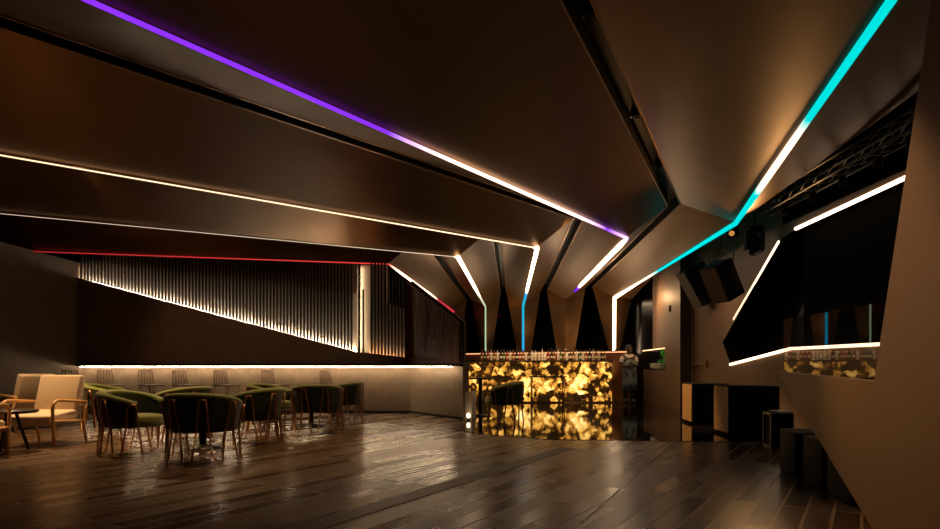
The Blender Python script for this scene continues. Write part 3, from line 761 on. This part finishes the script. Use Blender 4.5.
# ------------------------------------------------------------------ beige armchairs with bentwood arms
arm0 = thing('armchair', '', 'armchair', (0, 0, 0), 0, 'beige armchairs')
M = Matrix.Rotation(math.radians(5), 3, 'Y')
MB().box((.03, 0, .37), (.60, .58, .13), M=M).build('seat', BEIGE, arm0, bevel=.035)
M = Matrix.Rotation(math.radians(-17), 3, 'Y')
MB().box((-.33, 0, .64), (.12, .58, .58), M=M).build('backrest', BEIGE, arm0, bevel=.035)
def bez(p, n=8):
    out = []
    for i in range(n+1):
        t = i/n; a, b, c = (V(q) for q in p); out.append((1-t)**2*a+2*t*(1-t)*b+t*t*c)
    return out
for s in (-1, 1):
    y = s*.325
    path = [V((.30, y, .01)), V((.315, y, .25)), V((.325, y, .40))]+bez([(.33, y, .47), (.335, y, .60), (.20, y, .60)])+[V((0, y, .585)), V((-.22, y, .565)), V((-.40, y, .55))]
    MB().tube(path, .021, 8).build('armrest', OAK, arm0)
    MB().tube([(-.40, y, .55), (-.30, y, .34), (-.40, y, .01)], .019, 8).build('leg', OAK, arm0)
rl = MB()
for x in (.27, -.29): rl.tube([(x, -.325, .30), (x, .325, .30)], .017)
for s in (-1, 1): rl.tube([(.31, s*.325, .33), (-.30, s*.325, .30)], .017)
rl.build('seat_frame', OAK, arm0)
arms = [(-5.68, 8.36, 271, 'beige armchair with curved wooden arms in full view beside the green tub chairs'),
        (-7.45, 10.4, 158, 'beige armchair seen from behind beyond the low black table'),
        (-5.77, 7.08, 90, 'beige armchair cut off by the left edge of the view')]
for i, (x, y, a, lab) in enumerate(arms):
    if i == 0: arm0.location = (x, y, .001); arm0.rotation_euler = (0, 0, math.radians(a)); arm0['label'] = lab
    else: dup(arm0, (x, y, .001), math.radians(a), lab)

# ------------------------------------------------------------------ wire backed stools along the lit wall
DKBRONZE = principled('dark_bronze_wire', (.10, .05, .025), .5, .5)
st0 = thing('wire_stool', '', 'stool', (0, 0, 0), 0, 'wire backed stools')
MB().box((0, 0, .645), (.40, .40, .025)).build('seat', DKBRONZE, st0, bevel=.008)
for sx in (-1, 1):
    for sy in (-1, 1): MB().tube([(sx*.16, sy*.16, .64), (sx*.19, sy*.19, .008)], .011, 6).build('leg', DKBRONZE, st0)
bk = MB()
for i in range(6):
    y = -.15+.06*i; bk.tube([(-.18, y*1.15, .65), (-.22, y, .95)], .012, 6)
bk.tube([(-.22, -.16, .95), (-.22, .16, .95)], .011, 6); bk.tube([(-.18, -.18, .66), (-.18, .18, .66)], .011, 6)
bk.build('backrest', DKBRONZE, st0)
fr_ = MB()
for s in (-1, 1): fr_.tube([(s*.18, -.18, .24), (s*.18, .18, .24)], .009, 6); fr_.tube([(-.18, s*.18, .24), (.18, s*.18, .24)], .009, 6)
fr_.build('footrest', COPPER, st0)
for i, px in enumerate((72, 107, 148, 182, 223, 271, 329)):
    y = 13.2; x = (px+4-470)/F*y
    lab = '%s wire backed stool from the left along the lit lounge wall' % ordinal(i)
    if i == 0: st0.location = (x, y, .001); st0.rotation_euler = (0, 0, math.radians(-28)); st0['label'] = lab
    else: dup(st0, (x, y, .001), math.radians(-28), lab)

# ------------------------------------------------------------------ ceiling downlights, their lamps and added spots
def spot(loc, target, power, angle=80, blend=.7, col=(1, .60, .28), r=.05):
    l = bpy.data.lights.new('spot_lamp', 'SPOT'); l.energy = power; l.spot_size = math.radians(angle); l.spot_blend = blend; l.color = col; l.shadow_soft_size = r
    o = bpy.data.objects.new('spot_lamp', l); COL.objects.link(o); o.location = loc
    o.rotation_euler = (V(target)-V(loc)).to_track_quat('-Z', 'Y').to_euler(); return o
RING = principled('lamp_ring', (.05, .035, .022), .35, .6)
def along(k, t): v = valley[k]; return V(v[1]).lerp(V(v[2]), t)
names = {'AE': 'channel right of the purple strip', 'BA': 'channel between purple and white strips', 'CB': 'channel above the armchairs'}
cnt = 0
for k, ts in (('AE', (.16, .33, .52)), ('BA', (.15, .3, .45)), ('CB', (.25, .45, .65))):
    for j, t in enumerate(ts):
        p = along(k, t)
        d = thing('downlight', '%s recessed downlight from the bar end in the ceiling %s' % (ordinal(j), names[k]), 'downlight', (p.x, p.y, p.z+.10))
        MB().tube([(.062*math.cos(a*PI/12), .062*math.sin(a*PI/12), 0) for a in range(24)], .010, 6, closed=True).build('ring', RING, d)
        MB().lathe([(.055, .015), (.055, .12)], 20).build('housing', BLACK, d)
def lamp(k, t, target, power, **kw): p = along(k, t); return spot((p.x, p.y, p.z-.015), target, power, **kw)
lamp('CB', .25, (-1.6, 10.8, 0), 150)
lamp('CB', .45, (-3.6, 9.0, 0), 330)
lamp('CB', .65, (-5.8, 8.9, .3), 1150, angle=72)
lamp('CB', .60, (-5.0, 13.7, 1.2), 110, angle=60)
lamp('BA', .15, (.2, 10.2, 0), 90)
lamp('BA', .3, (-1.6, 7.6, 0), 140)
lamp('BA', .45, (-3.2, 6.8, 0), 130)
lamp('BA', .04, (3.9, 11.0, .3), 1100, angle=34)  # added spot for the subwoofer fronts, no downlight ring here
lamp('BA', .02, (2.0, 18.1, 1.25), 1600, angle=34)  # added spot to brighten the bottles, no downlight ring here
lamp('AE', .16, (1.2, 9.6, 0), 40, angle=60)
lamp('AE', .33, (-.2, 6.4, 0), 60, angle=60)
lamp('AE', .52, (2.6, 4.1, 1.55), 380, angle=42)
spot((4.83, 10.7, 3.12), (1.9, 7.4, 3.9), 260, angle=95, blend=1, r=.08, col=(1, .52, .19))  # added spot near the dark stage light, for the ceiling panel's golden sheen
spot((4.62, 17.2, 2.95), (5.14, 16.9, 2.7), 60, angle=140, blend=1)
spot((5.40, 16.75, 1.51), (5.3, 16.75, 1.0), 24, angle=140, col=(.75, 1, .6))  # added greenish spot to brighten the plant, without a fixture
spot((4.6, 16.6, 2.9), (4.7, 17.9, 1.0), 90, angle=70)  # added spot on the bartender, without a fixture
spot((5.5, 18.2, 1.51), (5.3, 18.2, 1.0), 20, angle=140)
spot((4.3, 12.4, 3.2), (5.28, 12.9, 1.0), 55, angle=90)
# small uplighters standing on the back bar at the foot of each column
for i, k in enumerate('CBAE'):
    f = V(ridge[k][0]); p = V((f.x-.02, f.y-.27, 1.503))
    t = thing('uplighter', '%s small uplighter from the left on the back bar ledge' % ordinal(i), 'uplighter', p, 0, 'column uplighters')
    MB().lathe([(.03, 0), (.03, .03), (.025, .045)], 12).build('housing', BLACK, t)
    MB().lathe([(.022, .045), (.02, .05)], 12).build('lens', emit('uplighter_lens', (5, 3.4, 1.8)), t)
    spot((p.x, p.y-.05, p.z+.07), (f.x-.02, f.y-.9, 3.6), 95, angle=130, blend=.9, col=(1, .74, .47))

# ------------------------------------------------------------------ world and view
w = bpy.data.worlds.new('world'); S.world = w; w.use_nodes = True
bg = w.node_tree.nodes['Background']; bg.inputs[0].default_value = (1, .62, .34, 1); bg.inputs[1].default_value = .004
S.view_settings.view_transform = 'Standard'; S.view_settings.look = 'None'; S.view_settings.gamma = 1; S.view_settings.use_curve_mapping = False
S.view_settings.exposure = 0
S.cycles.use_denoising = True
S.cycles.sample_clamp_indirect = 4
